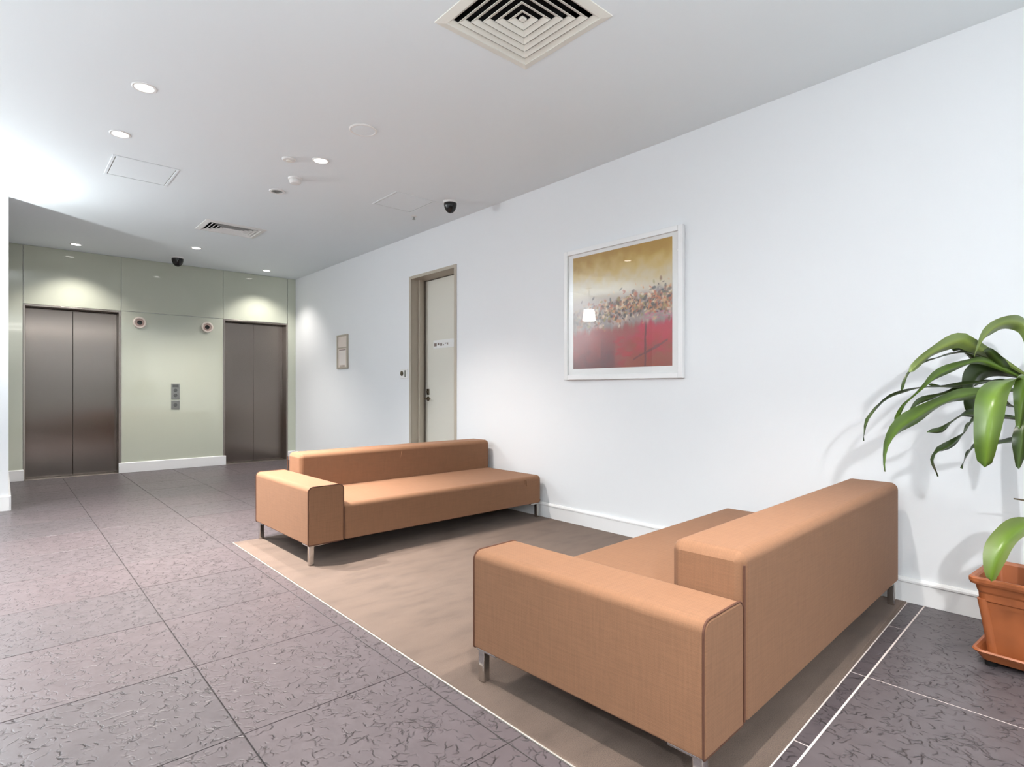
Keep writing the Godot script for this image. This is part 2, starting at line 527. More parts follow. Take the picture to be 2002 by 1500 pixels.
# ------------------------------------------------------------------ floor
func z_in(x: float) -> float: return -0.735 - 0.053 * (x - 1.67)    # carpet side of the border strip on the near side
func z_out(x: float) -> float: return -0.690 - 0.039 * (x - 1.73)   # tile side of it
func build_floor() -> void:
	var st := mb()
	sbox(st, Vector3(-3.2, -0.15, -9.6), Vector3(WALL_X + 0.25, -0.0035, 4.2))
	var floor_node := struct("floor", st, M.grout, "purple-grey slate-faced tile floor with thin joints", "floor")
	var g := 0.0022
	var variants := {}
	var rows: Array = []
	for k in 14: rows.append([-1.33 - 0.6 * (k + 1), -1.33 - 0.6 * k])
	for k in 3: rows.append([-1.33 + 0.6 * k, -1.33 + 0.6 * (k + 1)])
	for r in rows:
		if r[1] < -9.5: continue
		for cx in [-1.823, -1.223, -0.623, -0.023, 0.577]:
			add_tile(floor_node, variants, cx + g, cx + 0.6 - g, maxf(r[0], -9.5) + g, r[1] - g)
		if r[0] < -4.39:
			var z1: float = minf(r[1], -4.392) - g
			for cx in [1.177, 1.777, 2.377, 2.977]:
				add_tile(floor_node, variants, cx + g, minf(cx + 0.6, WALL_X) - g, maxf(r[0], -9.5) + g, z1)
	# right of the border strip
	for e in [[1.275, 2.475], [2.475, WALL_X]]:
		var a: float = e[0] + g; var b: float = e[1] - g
		st = mb()
		prism(st, [Vector2(a, z_out(a) + 0.004), Vector2(b, z_out(b) + 0.004), Vector2(b, -0.092), Vector2(a, -0.092)], -0.01, 0.0)
		part("tile", st, M.tile_1, floor_node)
		for zz in [-0.088, 0.512]:
			st = mb()
			prism(st, [Vector2(a, zz), Vector2(b, zz), Vector2(b, zz + 0.596), Vector2(a, zz + 0.596)], -0.01, 0.0)
			part("tile", st, M.tile_0, floor_node)
	# pale grout under the border strips and the tiles on the right
	st = mb()
	prism(st, [Vector2(1.25, z_in(1.25) - 0.006), Vector2(WALL_X, z_in(WALL_X) - 0.006), Vector2(WALL_X, -0.1), Vector2(1.25, -0.1)], -0.02, -0.0012, 0.0)
	part("grout", st, M.grout_light, floor_node, Vector3.ZERO, "pale grout")
	st = mb()
	prism(st, [Vector2(1.176, -4.39), Vector2(1.2445, -4.39), Vector2(1.2445, -0.13), Vector2(1.176, -0.13)], -0.02, -0.0012, 0.0)
	part("grout", st, M.grout, floor_node)
	# narrow border tiles
	for e in [[1.257, 1.857], [1.857, 2.473], [2.473, 3.089], [3.089, WALL_X]]:
		var a: float = e[0] + 0.0025; var b: float = e[1] - 0.0025
		st = mb()
		prism(st, [Vector2(a, z_in(a) + 0.003), Vector2(b, z_in(b) + 0.003), Vector2(b, z_out(b) - 0.003), Vector2(a, z_out(a) - 0.003)], -0.01, 0.0, 0.001)
		part("border_tile", st, M.tile_2, floor_node)
	for k in 7:
		var za: float = maxf(-1.33 - 0.6 * k, -4.39); var zb: float = -1.33 - 0.6 * (k - 1)
		st = mb()
		prism(st, [Vector2(1.1795, za + g), Vector2(1.2375, za + g), Vector2(1.2375, zb - g), Vector2(1.1795, zb - g)], -0.01, 0.0, 0.001)
		part("border_tile", st, M.tile_2, floor_node)
	# metal edge between tile and carpet
	st = mb()
	rbox(st, Vector3(1.2395, -0.01, -4.39), Vector3(1.2455, 0.0045, -0.72), 0.0015, 1)
	part("edge_trim", st, M.edge_metal, floor_node, Vector3.ZERO, "thin pale metal carpet edging")
	# carpet let into the tiles
	var carpet := thing("carpet", "brown carpet under both sofas, let into the grey tiles", "carpet")
	st = mb()
	prism(st, [Vector2(1.2465, -4.385), Vector2(WALL_X - 0.018, -4.385), Vector2(WALL_X - 0.018, z_in(WALL_X) - 0.012), Vector2(1.2465, z_in(1.2465) - 0.012)], -0.003, 0.005, 0.003)
	part("pile", st, M.carpet, carpet)
	st = mb()
	prism(st, [Vector2(1.2466, z_in(1.2466) - 0.012), Vector2(WALL_X - 0.018, z_in(WALL_X - 0.018) - 0.012), Vector2(WALL_X - 0.018, z_in(WALL_X - 0.018) - 0.002), Vector2(1.2466, z_in(1.2466) - 0.002)], -0.003, 0.004, 0.0015)
	part("bound_edge", st, M.carpet, carpet)

func add_tile(parent: Node3D, variants: Dictionary, x0: float, x1: float, z0: float, z1: float) -> void:
	var w := x1 - x0; var d := z1 - z0
	if w < 0.01 or d < 0.01: return
	var key := "%.3f_%.3f" % [w, d]
	if not variants.has(key):
		var st := mb()
		prism(st, [Vector2(-w / 2, -d / 2), Vector2(w / 2, -d / 2), Vector2(w / 2, d / 2), Vector2(-w / 2, d / 2)], -0.01, 0.0)
		variants[key] = st.commit()
	part("tile", variants[key], M["tile_%d" % rng.randi_range(0, 2)], parent, Vector3((x0 + x1) / 2, rng.randf_range(-0.0004, 0.0002), (z0 + z1) / 2))

# ------------------------------------------------------------------ lift wall
func build_lift_wall() -> void:
	var st := mb()
	var zb := LIFT_Z - 0.012
	for e in [[0.0, 0.2, 0.0], [1.185, 2.445, 0.0], [3.385, WALL_X, 0.0]]: sbox(st, Vector3(e[0], 0, -9.6), Vector3(e[1], CEIL, zb))
	for e in [[0.2, 1.185], [2.445, 3.385]]: sbox(st, Vector3(e[0], 2.15, -9.6), Vector3(e[1], CEIL, zb))
	var w := struct("wall_far", st, M.wall, "pale green glass-clad wall holding the two lift doors", "wall")
	var gap := 0.0025
	for p in [[0.052, 0.0, 0.2, CEIL], [0.2, 2.152, 1.19, CEIL], [1.19, 2.152, 2.44, CEIL], [1.19, 0.0, 2.44, 2.152], [2.44, 2.152, 3.385, CEIL], [3.385, 0.0, WALL_X, CEIL]]:
		st = mb()
		rbox(st, Vector3(p[0] + gap, p[1] + gap, zb), Vector3(p[2] - gap, p[3] - gap, LIFT_Z), 0.0015, 1)
		part("glass_panel", st, M.glass_green, w)
	lift(0.2, 1.185, "brushed steel lift door on the left, next to the white wall end")
	lift(2.445, 3.385, "brushed steel lift door on the right, next to the long white wall")

func lift(x0: float, x1: float, label: String) -> void:
	var o := thing("lift_door", label, "lift door", Vector3((x0 + x1) / 2, 0, LIFT_Z), 0.0, "")
	var h := (x1 - x0) / 2
	var top := 2.15
	var deep := 0.17
	var t := 0.022
	var st := mb()
	for s in [-1, 1]:
		var a: float = s * h; var b: float = s * (h - t)
		st = mb()
		rbox(st, Vector3(minf(a, b), 0, -deep), Vector3(maxf(a, b), top, 0.004), 0.003)
		part("jamb", st, M.steel_frame, o)
	st = mb()
	rbox(st, Vector3(-h + t, top - t, -deep), Vector3(h - t, top, 0.004), 0.003)
	part("head", st, M.steel_frame, o)
	for s in [-1, 1]:
		st = mb()
		rbox(st, Vector3(-h + t if s < 0 else 0.0015, 0.006, -deep - 0.03), Vector3(-0.0015 if s < 0 else h - t, top - t - 0.008, -deep + 0.012 - (0.0 if s < 0 else 0.004)), 0.003)
		part("door_panel", st, M.steel, o)
	st = mb()
	rbox(st, Vector3(-h, top - t - 0.012, -deep - 0.03), Vector3(h, top - t, -deep + 0.004), 0.001)
	rbox(st, Vector3(-h + t, 0.006, -deep - 0.036), Vector3(h - t, top, -deep - 0.03), 0.001)
	part("shadow_gap", st, M.steel_dark, o)
	st = mb()
	rbox(st, Vector3(-h, -0.008, -deep - 0.03), Vector3(h, 0.004, 0.0), 0.002)
	part("sill", st, M.steel_frame, o)

# ------------------------------------------------------------------ lamps
func downlight(x: float, z: float, label: String, energy := SPOT, angle := 56.0, tilt := Vector3.ZERO) -> void:
	var o := thing("downlight", label, "downlight", Vector3(x, CEIL, z), 0.0, "")
	var st := mb()
	lathe(st, [Vector2(0.064, 0.0), Vector2(0.064, -0.003), Vector2(0.060, -0.006), Vector2(0.050, -0.005), Vector2(0.047, 0.0)], 32)
	part("trim_ring", st, M.white, o)
	st = mb()
	disc(st, Vector3(0, -0.003, 0), 0.046, Vector3.DOWN)
	part("lamp", st, M.lens, o, Vector3.ZERO, "glowing round lamp")
	var l := SpotLight3D.new()
	l.name = "light"
	l.light_color = Color(1.0, 0.975, 0.95)
	l.light_energy = energy
	l.spot_range = 16.0
	l.spot_attenuation = 2.0
	l.spot_angle = angle
	l.spot_angle_attenuation = 0.7
	l.light_size = 0.045
	l.shadow_enabled = true
	l.position = Vector3(0, -0.012, 0)
	l.rotation = Vector3(-PI / 2, 0, 0) + tilt
	o.add_child(l)

func pendant(x: float, z: float, label: String, energy := PENDANT) -> void:
	var o := thing("pendant_lamp", label, "pendant lamp", Vector3(x, CEIL, z), 0.0, "")
	var st := mb()
	lathe(st, [Vector2(0.001, -0.025), Vector2(0.05, -0.022), Vector2(0.055, 0.0)], 24)
	part("ceiling_rose", st, M.white, o)
	st = mb()
	tube(st, [Vector3(0, -0.02, 0), Vector3(0, -0.41, 0)], 0.004, 6)
	part("flex", st, M.white, o)
	st = mb()
	lathe(st, [Vector2(0.118, -0.565), Vector2(0.090, -0.37), Vector2(0.087, -0.37), Vector2(0.115, -0.565), Vector2(0.118, -0.565)], 36)
	part("lamp_shade", st, M.shade, o)
	var sp := SphereMesh.new()
	sp.radius = 0.035; sp.height = 0.07
	part("bulb", sp, M.bulb, o, Vector3(0, -0.45, 0))
	var l := OmniLight3D.new()
	l.name = "light"
	l.light_color = Color(0.97, 0.99, 1.0)
	l.light_energy = energy
	l.omni_range = 16.0
	l.omni_attenuation = 2.0
	l.light_size = 0.03
	l.shadow_enabled = true
	l.position = Vector3(0, -0.45, 0)
	o.add_child(l)

func unseen_linear_light(x: float, z: float, half: float, label: String) -> void:  # unseen ceiling light, placed to streak the steel lift doors
	var o := thing("unseen_linear_light", label, "unseen ceiling light", Vector3(x, CEIL, z))
	var st := mb()
	rbox(st, Vector3(-half, -0.012, -0.05), Vector3(half, 0.0, 0.05), 0.004)
	part("housing", st, M.white, o)
	st = mb()
	rbox(st, Vector3(-half + 0.02, -0.065, -0.04), Vector3(half - 0.02, -0.011, 0.04), 0.008)
	part("diffuser", st, M.lens, o)
	var l := AreaLight3D.new()
	l.name = "light"
	l.area_size = Vector2(half * 2.0 - 0.04, 0.08)
	l.light_color = Color(0.98, 0.99, 1.0)
	l.light_energy = LINEAR
	l.area_range = 16.0
	l.area_attenuation = 2.0
	l.shadow_enabled = true
	l.position = Vector3(0, -0.068, 0)
	l.rotation.x = -PI / 2
	o.add_child(l)

# added fill lamp: an opaque bowl that throws its light up at the ceiling
func fill_uplighter(x: float, z: float, label: String, energy := FILL_UPLIGHT) -> void:
	var o := thing("fill_uplighter", label, "added fill lamp", Vector3(x, 0, z), 0.0, "")
	var st := mb()
	lathe(st, [Vector2(0.15, 0.0), Vector2(0.15, 0.012), Vector2(0.14, 0.02), Vector2(0.015, 0.03)], 32)
	part("base", st, M.chrome, o)
	st = mb()
	tube(st, [Vector3(0, 0.02, 0), Vector3(0, 0.84, 0)], 0.012, 10)
	part("pole", st, M.chrome, o)
	st = mb()
	lathe(st, [Vector2(0.0, 0.835), Vector2(0.06, 0.845), Vector2(0.13, 0.89), Vector2(0.17, 0.95), Vector2(0.165, 0.95), Vector2(0.125, 0.90), Vector2(0.06, 0.86)], 36)
	part("bowl", st, M.white, o)
	st = mb()
	disc(st, Vector3(0, 0.90, 0), 0.08, Vector3.UP)
	part("lamp", st, M.lens, o)
	var l := SpotLight3D.new()
	l.name = "light"
	l.light_color = Color(0.97, 0.99, 1.0)
	l.light_energy = energy
	l.spot_range = 16.0
	l.spot_attenuation = 2.0
	l.spot_angle = 80.0
	l.spot_angle_attenuation = 0.6
	l.light_size = 0.08
	l.shadow_enabled = true
	l.position = Vector3(0, 0.93, 0)
	l.rotation.x = PI / 2
	o.add_child(l)

# out-of-view lamp with a spot head, placed to light the plant and wall
func unseen_spot_lamp(at: Vector3, aim: Vector3, label: String) -> void:
	var o := thing("unseen_floor_lamp", label, "added fill lamp", Vector3(at.x, 0, at.z))
	var st := mb()
	lathe(st, [Vector2(0.15, 0.0), Vector2(0.15, 0.012), Vector2(0.14, 0.02), Vector2(0.015, 0.03)], 32)
	part("base", st, M.chrome, o)
	st = mb()
	tube(st, [Vector3(0, 0.02, 0), Vector3(0, at.y - 0.02, 0)], 0.011, 10)
	part("pole", st, M.chrome, o)
	var d := (aim - at).normalized()
	var u := d.cross(Vector3.UP).normalized()
	var b := Basis(u, d, u.cross(d))
	st = mb()
	lathe(st, [Vector2(0.0, -0.07), Vector2(0.04, -0.06), Vector2(0.062, 0.06), Vector2(0.058, 0.06), Vector2(0.05, 0.03)], 24, Vector3(0, at.y, 0), b)
	part("lamp_head", st, M.white, o)
	st = mb()
	disc(st, Vector3(0, at.y, 0) + d * 0.035, 0.05, d)
	part("lamp", st, M.lens, o)
	var l := SpotLight3D.new()
	l.name = "light"
	l.light_color = Color(0.98, 0.99, 1.0)
	l.light_energy = PLANT_SPOT
	l.spot_range = 16.0
	l.spot_attenuation = 2.0
	l.spot_angle = 34.0
	l.spot_angle_attenuation = 0.8
	l.light_size = 0.04
	l.shadow_enabled = true
	l.position = Vector3(0, at.y, 0) + d * 0.062
	l.basis = Basis.looking_at(d)
	o.add_child(l)

func build_lamps() -> void:
	downlight(0.624, -3.912, "nearest lit downlight on the left of the ceiling", SPOT * 2.6, 48.0)
	downlight(0.613, -4.734, "lit downlight in front of the left-hand access panel", SPOT * 2.6, 48.0)
	downlight(1.834, -4.251, "lit downlight in the middle of the ceiling beside the small discs")
	downlight(0.681, -8.678, "small lit downlight above the left lift door", SPOT * 0.28)
	downlight(1.811, -7.898, "small lit downlight by the black dome camera between the lifts", SPOT * 0.75)
	downlight(2.923, -8.692, "small lit downlight above the right lift door", SPOT * 0.28)
	downlight(2.5, 1.9, "unseen downlight behind the camera, placed to light the plant and pot", SPOT * 0.5)  # out of view, placed so the plant and pot throw shadows
	downlight(1.834, -1.15, "unseen downlight over the near sofa, placed to light its top", SPOT * 0.8, 46.0)  # out of view, placed to brighten the near sofa from above
	downlight(0.62, -0.6, "unseen downlight above left of the camera, lighting the near floor")  # unseen lamp over the near floor
	unseen_linear_light(0.95, 1.6, 1.5, "unseen slim ceiling light behind the camera, the nearer of two")
	unseen_linear_light(0.95, 3.3, 1.5, "unseen slim ceiling light behind the camera, the farther of two")
	unseen_spot_lamp(Vector3(-0.6, 1.8, 0.9), Vector3(3.1, 0.55, -0.6), "unseen spot lamp behind the camera, placed to light the plant and wall")
	pendant(-0.62, -6.47, "white shaded pendant lamp hanging left of the photo near the wall end", PENDANT * 0.62)
	fill_uplighter(-2.6, -4.2, "added low bowl fill lamp out of view on the left, nearest the wall end", FILL_UPLIGHT * 0.45)  # four added lamps that brighten the ceiling and walls
	fill_uplighter(-1.9, -1.0, "added low bowl fill lamp left of the camera", FILL_UPLIGHT * 0.4)
	fill_uplighter(-0.7, 1.3, "added low bowl fill lamp behind the camera", FILL_UPLIGHT * 1.6)
	fill_uplighter(2.7, 2.6, "added low bowl fill lamp behind the camera by the long wall", FILL_UPLIGHT * 0.2)

# ------------------------------------------------------------------ sofas
const SL := 2.06; const SD := 0.93; const SB := 0.132; const SA := 0.495; const SS := 0.366; const SK := 0.628; const AW := 0.235; const BT := 0.24
# front is +z; the arm is at x = 0; origin at the arm's front corner on the floor. flip = the mirror-image model (front is -z)
func sofa(label: String, at: Vector3, turn: float, flip: bool) -> void:
	var o := thing("sofa", label, "sofa", at, turn, "")
	var f := -1.0 if flip else 1.0
	var zz := func(d: float) -> float: return -d * f     # d = distance behind the front face
	var lo_hi := func(d0: float, d1: float) -> Array: return [minf(zz.call(d0), zz.call(d1)), maxf(zz.call(d0), zz.call(d1))]
	# arm
	var r: Array = lo_hi.call(0.0, SD)
	var st := mb()
	var ol := outline(Vector2(0, SB), Vector2(AW, SA), [0.008, 0.008, 0.032, 0.032])
	extrude(st, ol, r[0], r[1], "z", 0.007, 0.004)
	var arm := part("arm", st, M.fabric, o)
	for e in 2:
		var path: Array = []
		var z: float = r[0] + 0.004 if e == 0 else r[1] - 0.004
		for p in ol: path.append(Vector3(p[0].x, p[0].y, z))
		st = mb()
		tube(st, path, 0.0035, 6, true)
		part("piping", st, M.piping, arm, Vector3.ZERO, "dark seam round the end of the arm")
	# seat
	r = lo_hi.call(0.003, SD - 0.02)
	st = mb()
	var fr := 0.035
	var rads := [0.008, 0.008, fr, 0.01] if not flip else [0.008, 0.008, 0.01, fr]
	extrude(st, outline(Vector2(r[0], SB), Vector2(r[1], SS), rads), AW + 0.002, SL, "x", 0.022, 0.008)
	var seat := part("seat", st, M.fabric, o)
	st = mb()
	var fz: float = zz.call(0.0)
	tube(st, [Vector3(AW + 0.002, SB + 0.01, fz), Vector3(AW + 0.002, SS - 0.02, fz), Vector3(AW + 0.002, SS, zz.call(0.05))], 0.003, 6)
	part("seam", st, M.piping, seat)
	st = mb()
	tube(st, [Vector3(SL - 0.18, SS - 0.02, zz.call(0.0015)), Vector3(SL - 0.172, SS - 0.075, zz.call(0.0015))], 0.0035, 6)
	tube(st, [Vector3(SL - 0.196, SS - 0.02, zz.call(0.001)), Vector3(SL - 0.19, SS - 0.06, zz.call(0.001))], 0.0025, 6)
	part("pucker", st, M.fabric, seat, Vector3.ZERO, "small pucker in the cloth")
	# backrest
	r = lo_hi.call(SD - BT, SD)
	st = mb()
	extrude(st, outline(Vector2(r[0], SB), Vector2(r[1], SK), [0.008, 0.008, 0.035, 0.035]), AW + 0.001, SL, "x", 0.03, 0.006)
	var back := part("backrest", st, M.fabric, o)
	st = mb()
	var rz: float = zz.call(SD + 0.0005)
	tube(st, [Vector3(AW + 0.001, SB + 0.01, rz), Vector3(AW + 0.001, SK - 0.035, rz)], 0.0035, 6)
	part("seam", st, M.piping, back, Vector3.ZERO, "upright seam where the arm meets the back")
	st = mb()
	var mx := AW + 0.86
	var bz: float = zz.call(SD - BT - 0.0005)
	tube(st, [Vector3(mx + 0.02, SK - 0.012, zz.call(SD - BT + 0.012)), Vector3(mx, SK - 0.045, bz), Vector3(mx - 0.012, SK - 0.10, bz)], [0.004, 0.004, 0.001], 6)
	part("pucker", st, M.fabric, back, Vector3.ZERO, "small fold in the cloth of the back")
	# legs: flat chrome bracket and a square post
	for lx in [0.012, SL - 0.045]:
		for ld in [0.012, SD - 0.045]:
			var z0: float = minf(zz.call(ld), zz.call(ld + 0.033))
			st = mb()
			rbox(st, Vector3(lx, 0.005, z0), Vector3(lx + 0.033, SB - 0.004, z0 + 0.033), 0.006)
			var leg := part("leg", st, M.chrome, o)
			st = mb()
			var inx := 0.0 if lx < 1.0 else -0.075
			rbox(st, Vector3(lx + inx, SB - 0.009, z0 - 0.004), Vector3(lx + inx + 0.108, SB - 0.001, z0 + 0.037), 0.002)
			var inz: float = (-0.07 if (zz.call(ld) > zz.call(SD / 2)) else 0.0)
			rbox(st, Vector3(lx - 0.004, SB - 0.009, z0 + inz), Vector3(lx + 0.037, SB - 0.001, z0 + inz + 0.103), 0.002)
			part("bracket", st, M.chrome, leg)

func build_sofas() -> void:
	sofa("tan fabric sofa farther off, facing us in front of the white door", Vector3(1.415, 0, -3.463), 0.015, false)
	# the near sofa has its back to us: its front face lies SD beyond the rear corner
	var turn := 0.038
	var rear := Vector3(1.362, 0, -0.768)
	sofa("tan fabric sofa nearest the camera, seen from behind beside the potted plant", rear - Basis(Vector3.UP, turn) * Vector3(0, 0, SD), turn, true)

# ------------------------------------------------------------------ door in the long wall
func build_door() -> void:
	var z0 := -5.655; var z1 := -4.80; var top := 2.385
	var xl := 3.70
	var o := thing("door_1", "cream door with a grey frame set back in the white wall", "door", Vector3(WALL_X, 0, (z0 + z1) / 2), 0.0, "", "structure")
	var h := (z1 - z0) / 2
	var dx := xl - WALL_X
	var st := mb()
	for s in [-1, 1]:
		var a: float = s * h; var b: float = s * (h - 0.012)
		rbox(st, Vector3(-0.006, 0, minf(a, b)), Vector3(dx + 0.05, top, maxf(a, b)), 0.002)
		var c: float = s * (h + 0.028)
		rbox(st, Vector3(-0.008, 0, minf(b, c)), Vector3(0.001, top + 0.022, maxf(b, c)), 0.002)
		var d: float = s * (h - 0.045)
		rbox(st, Vector3(dx - 0.10, 0, minf(b, d)), Vector3(dx - 0.062, top, maxf(b, d)), 0.002)
	rbox(st, Vector3(-0.006, top - 0.012, -h + 0.012), Vector3(dx + 0.05, top, h - 0.012), 0.002)
	rbox(st, Vector3(-0.008, top - 0.012, -h + 0.012), Vector3(0.001, top + 0.022, h - 0.012), 0.002)
	part("frame", st, M.frame, o)
	st = mb()
	rbox(st, Vector3(dx - 0.012, 0, -h + 0.012), Vector3(dx - 0.001, top - 0.012, -h + 0.02), 0.001)
	rbox(st, Vector3(dx - 0.012, top - 0.02, -h + 0.012), Vector3(dx - 0.001, top - 0.012, h - 0.012), 0.001)
	part("seal", st, M.seal, o)
	st = mb()
	rbox(st, Vector3(dx, 0.006, -h + 0.014), Vector3(dx + 0.045, top - 0.016, h - 0.014), 0.003)
	var leaf := part("door_leaf", st, M.door, o)
	# lever handle below a lock cylinder
	st = mb()
	var hz := -h + 0.075
	lathe(st, [Vector2(0.0, 0.012), Vector2(0.024, 0.010), Vector2(0.027, 0.0)], 20, Vector3(dx, 1.0, hz), Basis(Vector3.BACK, PI / 2))
	tube(st, [Vector3(dx, 1.0, hz), Vector3(dx - 0.05, 1.0, hz), Vector3(dx - 0.058, 1.0, hz + 0.015), Vector3(dx - 0.058, 1.0, hz + 0.12)], 0.009, 8)
	part("handle", st, M.handle, leaf)
	st = mb()
	rbox(st, Vector3(dx - 0.010, 1.045, hz - 0.024), Vector3(dx, 1.115, hz + 0.024), 0.004)
	lathe(st, [Vector2(0.0, 0.016), Vector2(0.012, 0.014), Vector2(0.014, 0.0)], 16, Vector3(dx - 0.008, 1.08, hz), Basis(Vector3.BACK, PI / 2))
	part("lock", st, M.handle, leaf)
	# raised lettering, too small in the photo to read
	st = mb()
	rbox(st, Vector3(dx - 0.003, 1.575, -0.245), Vector3(dx, 1.668, 0.19), 0.001)
	var plate := part("sign", st, M.white, leaf)
	st = mb()
	var zc := -0.225
	for e in [[0.045, 0.05, 0.0], [0.030, 0.034, 0.004], [0.034, 0.042, -0.002], [0.014, 0.020, -0.008], [0.024, 0.012, 0.006], [0.012, 0.03, 0.0]]:
		rbox(st, Vector3(dx - 0.006, 1.618 + e[2] - e[1] * 0.36, zc), Vector3(dx - 0.002, 1.618 + e[2] + e[1] * 0.36, zc + e[0]), 0.004)
		zc += e[0] + 0.022
	part("lettering", st, M.ink, plate)

# ------------------------------------------------------------------ picture
func build_picture() -> void:
	var z0 := -3.235; var z1 := -2.128; var y0 := 1.184; var y1 := 2.243
	var o := thing("picture", "white framed abstract print in yellow and red on the white wall", "picture", Vector3(WALL_X, y0, (z0 + z1) / 2))
	var w := z1 - z0; var h := y1 - y0
	var st := mb()
	var fw := 0.038; var fd := 0.034
	for s in [-1, 1]:
		var a: float = s * w / 2; var b: float = s * (w / 2 - fw)
		rbox(st, Vector3(-fd, 0, minf(a, b)), Vector3(-0.002, h, maxf(a, b)), 0.004)
	rbox(st, Vector3(-fd, 0, -w / 2 + fw), Vector3(-0.002, fw, w / 2 - fw), 0.004)
	rbox(st, Vector3(-fd, h - fw, -w / 2 + fw), Vector3(-0.002, h, w / 2 - fw), 0.004)
	part("frame", st, M.trim, o)
	st = mb()
	sbox(st, Vector3(-0.016, fw * 0.8, -w / 2 + fw * 0.8), Vector3(-0.004, h - fw * 0.8, w / 2 - fw * 0.8))
	part("mount", st, M.white, o)
	# print
	var pm := mat(Color.WHITE, 0.6)
	pm.albedo_texture = ImageTexture.create_from_image(paint())
	st = mb()
	var pz0 := -w / 2 + 0.092; var pz1 := w / 2 - 0.09; var py0 := 0.088; var py1 := h - 0.066
	var n := Vector3.LEFT
	# seen from -x: left edge is z0 (far), right edge is z1 (near)
	var c := [[Vector3(-0.0175, py1, pz0), Vector2(0, 0)], [Vector3(-0.0175, py1, pz1), Vector2(1, 0)], [Vector3(-0.0175, py0, pz1), Vector2(1, 1)], [Vector3(-0.0175, py0, pz0), Vector2(0, 1)]]
	for k in [0, 1, 2, 0, 2, 3]:
		st.set_normal(n); st.set_uv(c[k][1]); st.add_vertex(c[k][0])
	part("print", st, pm, o, Vector3.ZERO, "abstract print, yellow sky over flowers and red")
	st = mb()
	var gx := -0.024
	sbox(st, Vector3(gx, fw * 0.8, -w / 2 + fw * 0.8), Vector3(gx + 0.003, h - fw * 0.8, w / 2 - fw * 0.8))
	part("glass", st, M.pane, o)

func paint() -> Image:
	var S := 384
	var im := Image.create(S, S, false, Image.FORMAT_RGB8)
	var a := FastNoiseLite.new(); a.seed = 21; a.frequency = 0.017; a.fractal_octaves = 4
	for y in S:
		for x in S:
			var u := float(x) / S; var v := float(y) / S
			var n := a.get_noise_2d(x, y)
			var sky: Color = c8(172, 132, 34).lerp(c8(200, 170, 98), smoothstep(0.0, 0.17, v + n * 0.08)).lerp(c8(204, 190, 162), smoothstep(0.12, 0.34, v + n * 0.10)).lerp(c8(186, 172, 162), smoothstep(0.32, 0.45, v))
			var top := 0.46 - 0.09 * smoothstep(0.1, 0.9, u) + n * 0.05
			var bottom := 0.66 - 0.04 * u + a.get_noise_2d(x * 2.0, 700) * 0.05
			var red: Color = c8(150, 56, 46).lerp(c8(176, 10, 44), smoothstep(0.50, 0.76, u + n * 0.25))
			red = red.lerp(c8(170, 10, 16), smoothstep(0.0, 0.18, a.get_noise_2d(x * 0.8 + 300, y * 2.0)) * smoothstep(0.3, 0.5, u) * smoothstep(0.70, 0.78, v))
			red = red.lerp(c8(140, 50, 4), smoothstep(0.76, 0.95, v + n * 0.2) * smoothstep(0.45, 0.66, u))
			red = red.lerp(c8(104, 40, 36), smoothstep(0.78, 1.0, v + n * 0.1) * (1.0 - smoothstep(0.35, 0.6, u)) * 0.9)
			red = red.lerp(c8(92, 36, 42), 0.55 * (smoothstep(0.30, 0.32, u) - smoothstep(0.44, 0.47, u)) * smoothstep(0.68, 0.9, v))
			if absf(u - 0.755 - n * 0.01) < 0.009: red = red.lerp(c8(84, 8, 18), 0.75)
			if absf((v - 0.93) + (u - 0.66) * 0.45 + n * 0.02) < 0.010 and u > 0.64 and u < 0.96: red = red.lerp(c8(96, 12, 16), 0.75)
			var mid: Color = c8(138, 124, 116).lerp(c8(176, 152, 140), clampf(0.5 + n * 1.2, 0, 1))
			var col := sky.lerp(mid, smoothstep(top - 0.02, top + 0.05, v))
			col = col.lerp(red, smoothstep(bottom - 0.02, bottom + 0.05, v))
			im.set_pixel(x, y, col)
	# dabs of paint: a dense band of blossoms, thinner towards the left
	var r := RandomNumberGenerator.new(); r.seed = 5
	var dabs := [c8(206, 168, 124), c8(190, 108, 66), c8(70, 52, 42), c8(228, 206, 176), c8(150, 132, 76), c8(96, 78, 62), c8(200, 138, 88), c8(120, 70, 58), c8(52, 48, 44), c8(176, 84, 52), c8(216, 186, 146)]
	for k in 800:
		var u := pow(r.randf(), 0.62)
		var v := 0.545 - 0.075 * smoothstep(0.1, 0.9, u) + r.randfn(0.0, 0.055)
		var c: Color = dabs[r.randi() % dabs.size()]
		c = c.lerp(c8(160, 142, 132), (1.0 - smoothstep(0.06, 0.40, u)) * 0.6)
		var ra := r.randf_range(3.0, 9.0); var rb := ra * r.randf_range(0.35, 0.8); var th := r.randf() * PI
		var op := r.randf_range(0.55, 0.95)
		for dy in range(-9, 10):
			for dx in range(-9, 10):
				var p := Vector2(dx, dy).rotated(th)
				var d := (p.x / ra) ** 2 + (p.y / rb) ** 2
				var q := Vector2i(int(u * S) + dx, int(v * S) + dy)
				if d < 1.0 and q.x >= 0 and q.x < S and q.y >= 0 and q.y < S: im.set_pixelv(q, im.get_pixelv(q).lerp(c, op * (1.0 - d * 0.5)))
	# pink strokes among the blossoms on the right
	for k in 60:
		var q0 := Vector2(r.randf_range(0.74, 0.99), r.randf_range(0.56, 0.62)) * S
		for s in 9:
			var q := Vector2i(q0 + Vector2(s * 1.1, r.randf_range(-1.2, 1.2)))
			if q.x < S: im.set_pixelv(q, c8(196, 96, 126))
	return im

